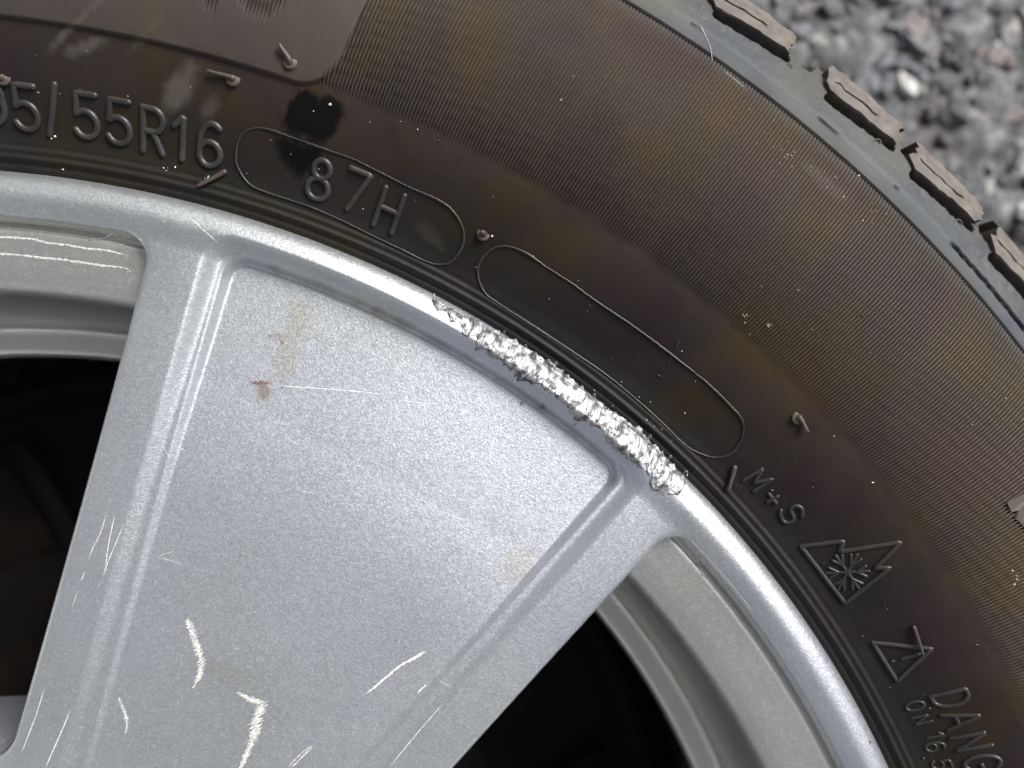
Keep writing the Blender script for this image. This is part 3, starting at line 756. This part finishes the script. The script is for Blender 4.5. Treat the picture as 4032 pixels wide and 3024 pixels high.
# thin moulded capsule outlines
cap1 = [(930, 640), (934, 570), (962, 522), (1010, 504), (1060, 510), (1180, 552), (1300, 595), (1376, 620), (1500, 680), (1604, 734), (1743, 797), (1800, 854), (1825, 911), (1822, 965), (1796, 1012), (1768, 1036), (1718, 1041), (1654, 1019), (1578, 981), (1484, 937), (1382, 886), (1300, 848), (1203, 808), (1044, 756), (978, 722), (943, 671), (930, 640)]
cap2 = [(1901, 1013), (1882, 1057), (1889, 1114), (1914, 1158), (1965, 1196), (2091, 1278), (2237, 1373), (2376, 1468), (2503, 1570), (2632, 1688), (2670, 1728), (2727, 1772), (2809, 1801), (2872, 1788), (2910, 1747), (2928, 1690), (2917, 1646), (2879, 1601), (2790, 1513), (2700, 1440), (2632, 1387), (2503, 1291), (2344, 1184), (2249, 1114), (2148, 1050), (2078, 1000), (2021, 975), (1971, 970), (1933, 985), (1901, 1013)]
for cp in (cap1, cap2):
    P = resample(spline([px2tyre(*p) for p in cp], 6), .25)
    P = P + rng.normal(0, .03, P.shape)
    n_ = len(P); rr_ = .17 + .10 * np.clip(vnoise(np.arange(n_) * .06, np.zeros(n_) + n_) * 1.4 - .2, 0, 1)
    v, f = tube(np.column_stack([P, tyre_z(np.hypot(P[:, 0], P[:, 1])) + .06]), rr_, 1.2, 6)
    mesh_np('capsule_outline', W3(*v.T), f, M_LET, tyre)
for (x, y) in ((3105, 264), (3455, 563), (3774, 880)):
    X0, Y0 = px2tyre(x, y); z0 = float(tyre_z(math.hypot(X0, Y0)))
    v, f = tube([(X0 + .85 * math.cos(q), Y0 + .85 * math.sin(q), z0 + .25) for q in np.linspace(0, 4.6, 14)], .14, 1, 6); mesh_np('moulded_ring', W3(*v.T), f, M_RUB2, tyre)
for pts in ([(2672, 1345), (2660, 1362), (2655, 1385), (2640, 1412), (2634, 1440), (2618, 1470), (2605, 1482), (2595, 1478)],):
    P = resample([px2tyre(*p) for p in pts], .3); P = P + rng.normal(0, .10, P.shape)
    v, f = tube(np.column_stack([P, tyre_z(np.hypot(P[:, 0], P[:, 1])) + .02]), .10 + .08 * rng.random(len(P)), 1, 6); mesh_np('dark_crack', W3(*v.T), f, M_DARK, tyre)  # dark tube laid on the rubber to draw a crack
for pts, rr0 in (([(2757, 105), (2772, 135), (2788, 170), (2798, 205), (2801, 242)], .05), ([(2850, 285), (2880, 308), (2925, 345)], .03)):
    P = resample(spline([px2tyre(*p) for p in pts], 5), .3); v, f = tube(np.column_stack([P, tyre_z(np.hypot(P[:, 0], P[:, 1])) + .55]), rr0 * (.6 + .8 * rng.random(len(P))), 1, 5)
    mesh_np('pale_fibre', W3(*v.T), f, M_SCR, tyre)
# big plain letter plate entering at the right edge
def plate(name, poly_px, hgt=.75):
    P = np.array([px2tyre(x, y) for x, y in poly_px]); n_ = len(P); z = tyre_z(np.hypot(P[:, 0], P[:, 1]))
    c = P.mean(0); ins = P + (c - P) / np.linalg.norm(c - P, axis=1)[:, None] * .25
    Vp = np.vstack([np.column_stack([P, z - .3]), np.column_stack([P, z + hgt - .2]), np.column_stack([ins, z + hgt])])
    me = bpy.data.meshes.new(name)
    fs = [(i, (i + 1) % n_, n_ + (i + 1) % n_, n_ + i) for i in range(n_)] + [(n_ + i, n_ + (i + 1) % n_, 2 * n_ + (i + 1) % n_, 2 * n_ + i) for i in range(n_)] + [tuple(2 * n_ + i for i in range(n_))]
    me.from_pydata([tuple(q) for q in W3(*Vp.T)], [], fs); me.materials.append(M_RUB2); me.update()
    o = bpy.data.objects.new(name, me); C.objects.link(o); o.parent = tyre; return o
tag(plate('raised_letter', [(3953, 1978), (3967, 2012), (3998, 2004), (3985, 2040), (4003, 2056), (4034, 2094), (4120, 2150), (4150, 2120), (4060, 2030), (4065, 2010), (4190, 2100), (4215, 2060), (4080, 1910)]), 'big smooth letter on the ribbed band at the right edge')
# rubber hairs left by the mould vents
hairs = [((1146, 250), (1111, 193), .52, 1), ((918, 310), (826, 285), .42, 1), ((12, 307), (-30, 330), .5, 1), ((886, 680), (788, 734), .5, 0), ((1904, 921), (1898, 916), .6, 1), ((3145, 1645), (3173, 1696), .46, 1), ((2890, 1841), (2866, 1921), .52, 0), ((3594, 2468), (3626, 2569), .36, 0)]
for (a_, b_, rad, pad_) in hairs:
    A = np.array(px2tyre(*a_)); B = np.array(px2tyre(*b_)); P = resample([A, A * .7 + B * .3, B], .4); n_ = len(P)
    s_ = np.linspace(0, 1, n_); z = tyre_z(np.hypot(P[:, 0], P[:, 1])) + .45 + .5 * s_ + (.8 if a_ == (1146, 250) else 0)
    P = P + np.column_stack([np.sin(s_ * 5) * .05, np.cos(s_ * 4) * .05])
    rr_ = rad * (1.1 - .4 * s_)
    parts = [tube(np.column_stack([P, z]), rr_, 1, 8)]
    if pad_:
        th = np.radians(np.arange(16) * 22.5); zb = float(tyre_z(math.hypot(*A))) + (.8 if a_ == (1146, 250) else 0)
        pr = np.array([(1.45, -.2), (1.4, .12), (1.1, .2), (.75, .15), (.62, .4), (.4, .8), (.05, .9)])
        parts.append((np.stack([A[0] + pr[:, 0][:, None] * np.cos(th), A[1] + pr[:, 0][:, None] * np.sin(th), zb + np.repeat(pr[:, 1][:, None], 16, 1)], -1).reshape(-1, 3), grid_faces(7, 16, True)))
    v, f = join(parts); mesh_np('rubber_hair', W3(*v.T), f, M_HAIR, tyre)

# ------------------------------------------------------------------ metal and grit crumbs on the tyre
spots = []
for _ in range(150):
    r = rng.uniform(226, 304); th = rng.uniform(18, 90); spots.append((r * math.cos(RAD(th)), r * math.sin(RAD(th)), rng.uniform(.04, .10)))
for (cx, cy, n_, sx_, sy_, sz) in ((3130, 1150, 3, 10, 10, .28), (2945, 1245, 6, 25, 20, .22), (3030, 1270, 2, 8, 8, .3), (2950, 1316, 1, 2, 2, .32), (3100, 600, 22, 80, 60, .13), (3330, 720, 16, 90, 50, .13), (3440, 860, 12, 60, 50, .14), (3960, 1568, 1, 2, 2, .34), (3990, 2280, 8, 12, 35, .25), (1300, 418, 2, 8, 14, .3), (660, 665, 4, 18, 12, .24), (820, 700, 4, 14, 12, .24), (210, 543, 3, 20, 5, .24), (150, 365, 2, 6, 4, .2), (250, 667, 2, 12, 3, .22), (2450, 1600, 10, 120, 90, .14), (2560, 1720, 12, 60, 60, .15), (3435, 1900, 1, 2, 2, .26), (1935, 930, 2, 6, 4, .22), (2080, 300, 3, 90, 60, .2), (3440, 630, 2, 4, 6, .3)):
    for _ in range(n_):
        X0, Y0 = px2tyre(cx + rng.normal(0, sx_ * .6), cy + rng.normal(0, sy_ * .6)); spots.append((X0, Y0, sz * rng.uniform(.35, .95)))
vs, fs = [], []
for k, (x, y, s_) in enumerate(spots):
    v = SV * (1 + rng.uniform(-.35, .35, (12, 1))) * s_ * rng.uniform(.6, 1.5, 3) * np.array([1, 1, .6]); a = rng.uniform(0, 6.28); ca, sa = math.cos(a), math.sin(a)
    v = v @ np.array([[ca, -sa, 0], [sa, ca, 0], [0, 0, 1]]) + np.array([x, y, float(tyre_z(math.hypot(x, y))) + .12]); vs.append(v); fs.append(SF + 12 * k)
v = np.vstack(vs); pit = []
for k in range(90):
    r = rng.uniform(228, 300); th = RAD(rng.uniform(18, 88)); x, y = r * math.cos(th), r * math.sin(th)
    pv = SV * (1 + rng.uniform(-.3, .3, (12, 1))) * rng.uniform(.09, .24) * np.array([1.1, .9, .35]) + np.array([x, y, float(tyre_z(r)) + .08]); pit.append((pv, SF))
pv, pf = join(pit); tag(mesh_np('black_specks', W3(*pv.T), pf, M_DARK), 'tiny black specks on the tyre sidewall', None, None, 'stuff')  # tiny black blobs scattered over the sidewall
m, n, b = newmat('pale_grit'); b.inputs['Base Color'].default_value = (.62, .60, .54, 1); b.inputs['Roughness'].default_value = .5; b.inputs['Metallic'].default_value = .3
tag(mesh_np('metal_crumbs', W3(*v.T), np.vstack(fs), m, smooth=False), 'pale crumbs of metal and grit scattered on the tyre sidewall', None, None, 'stuff')
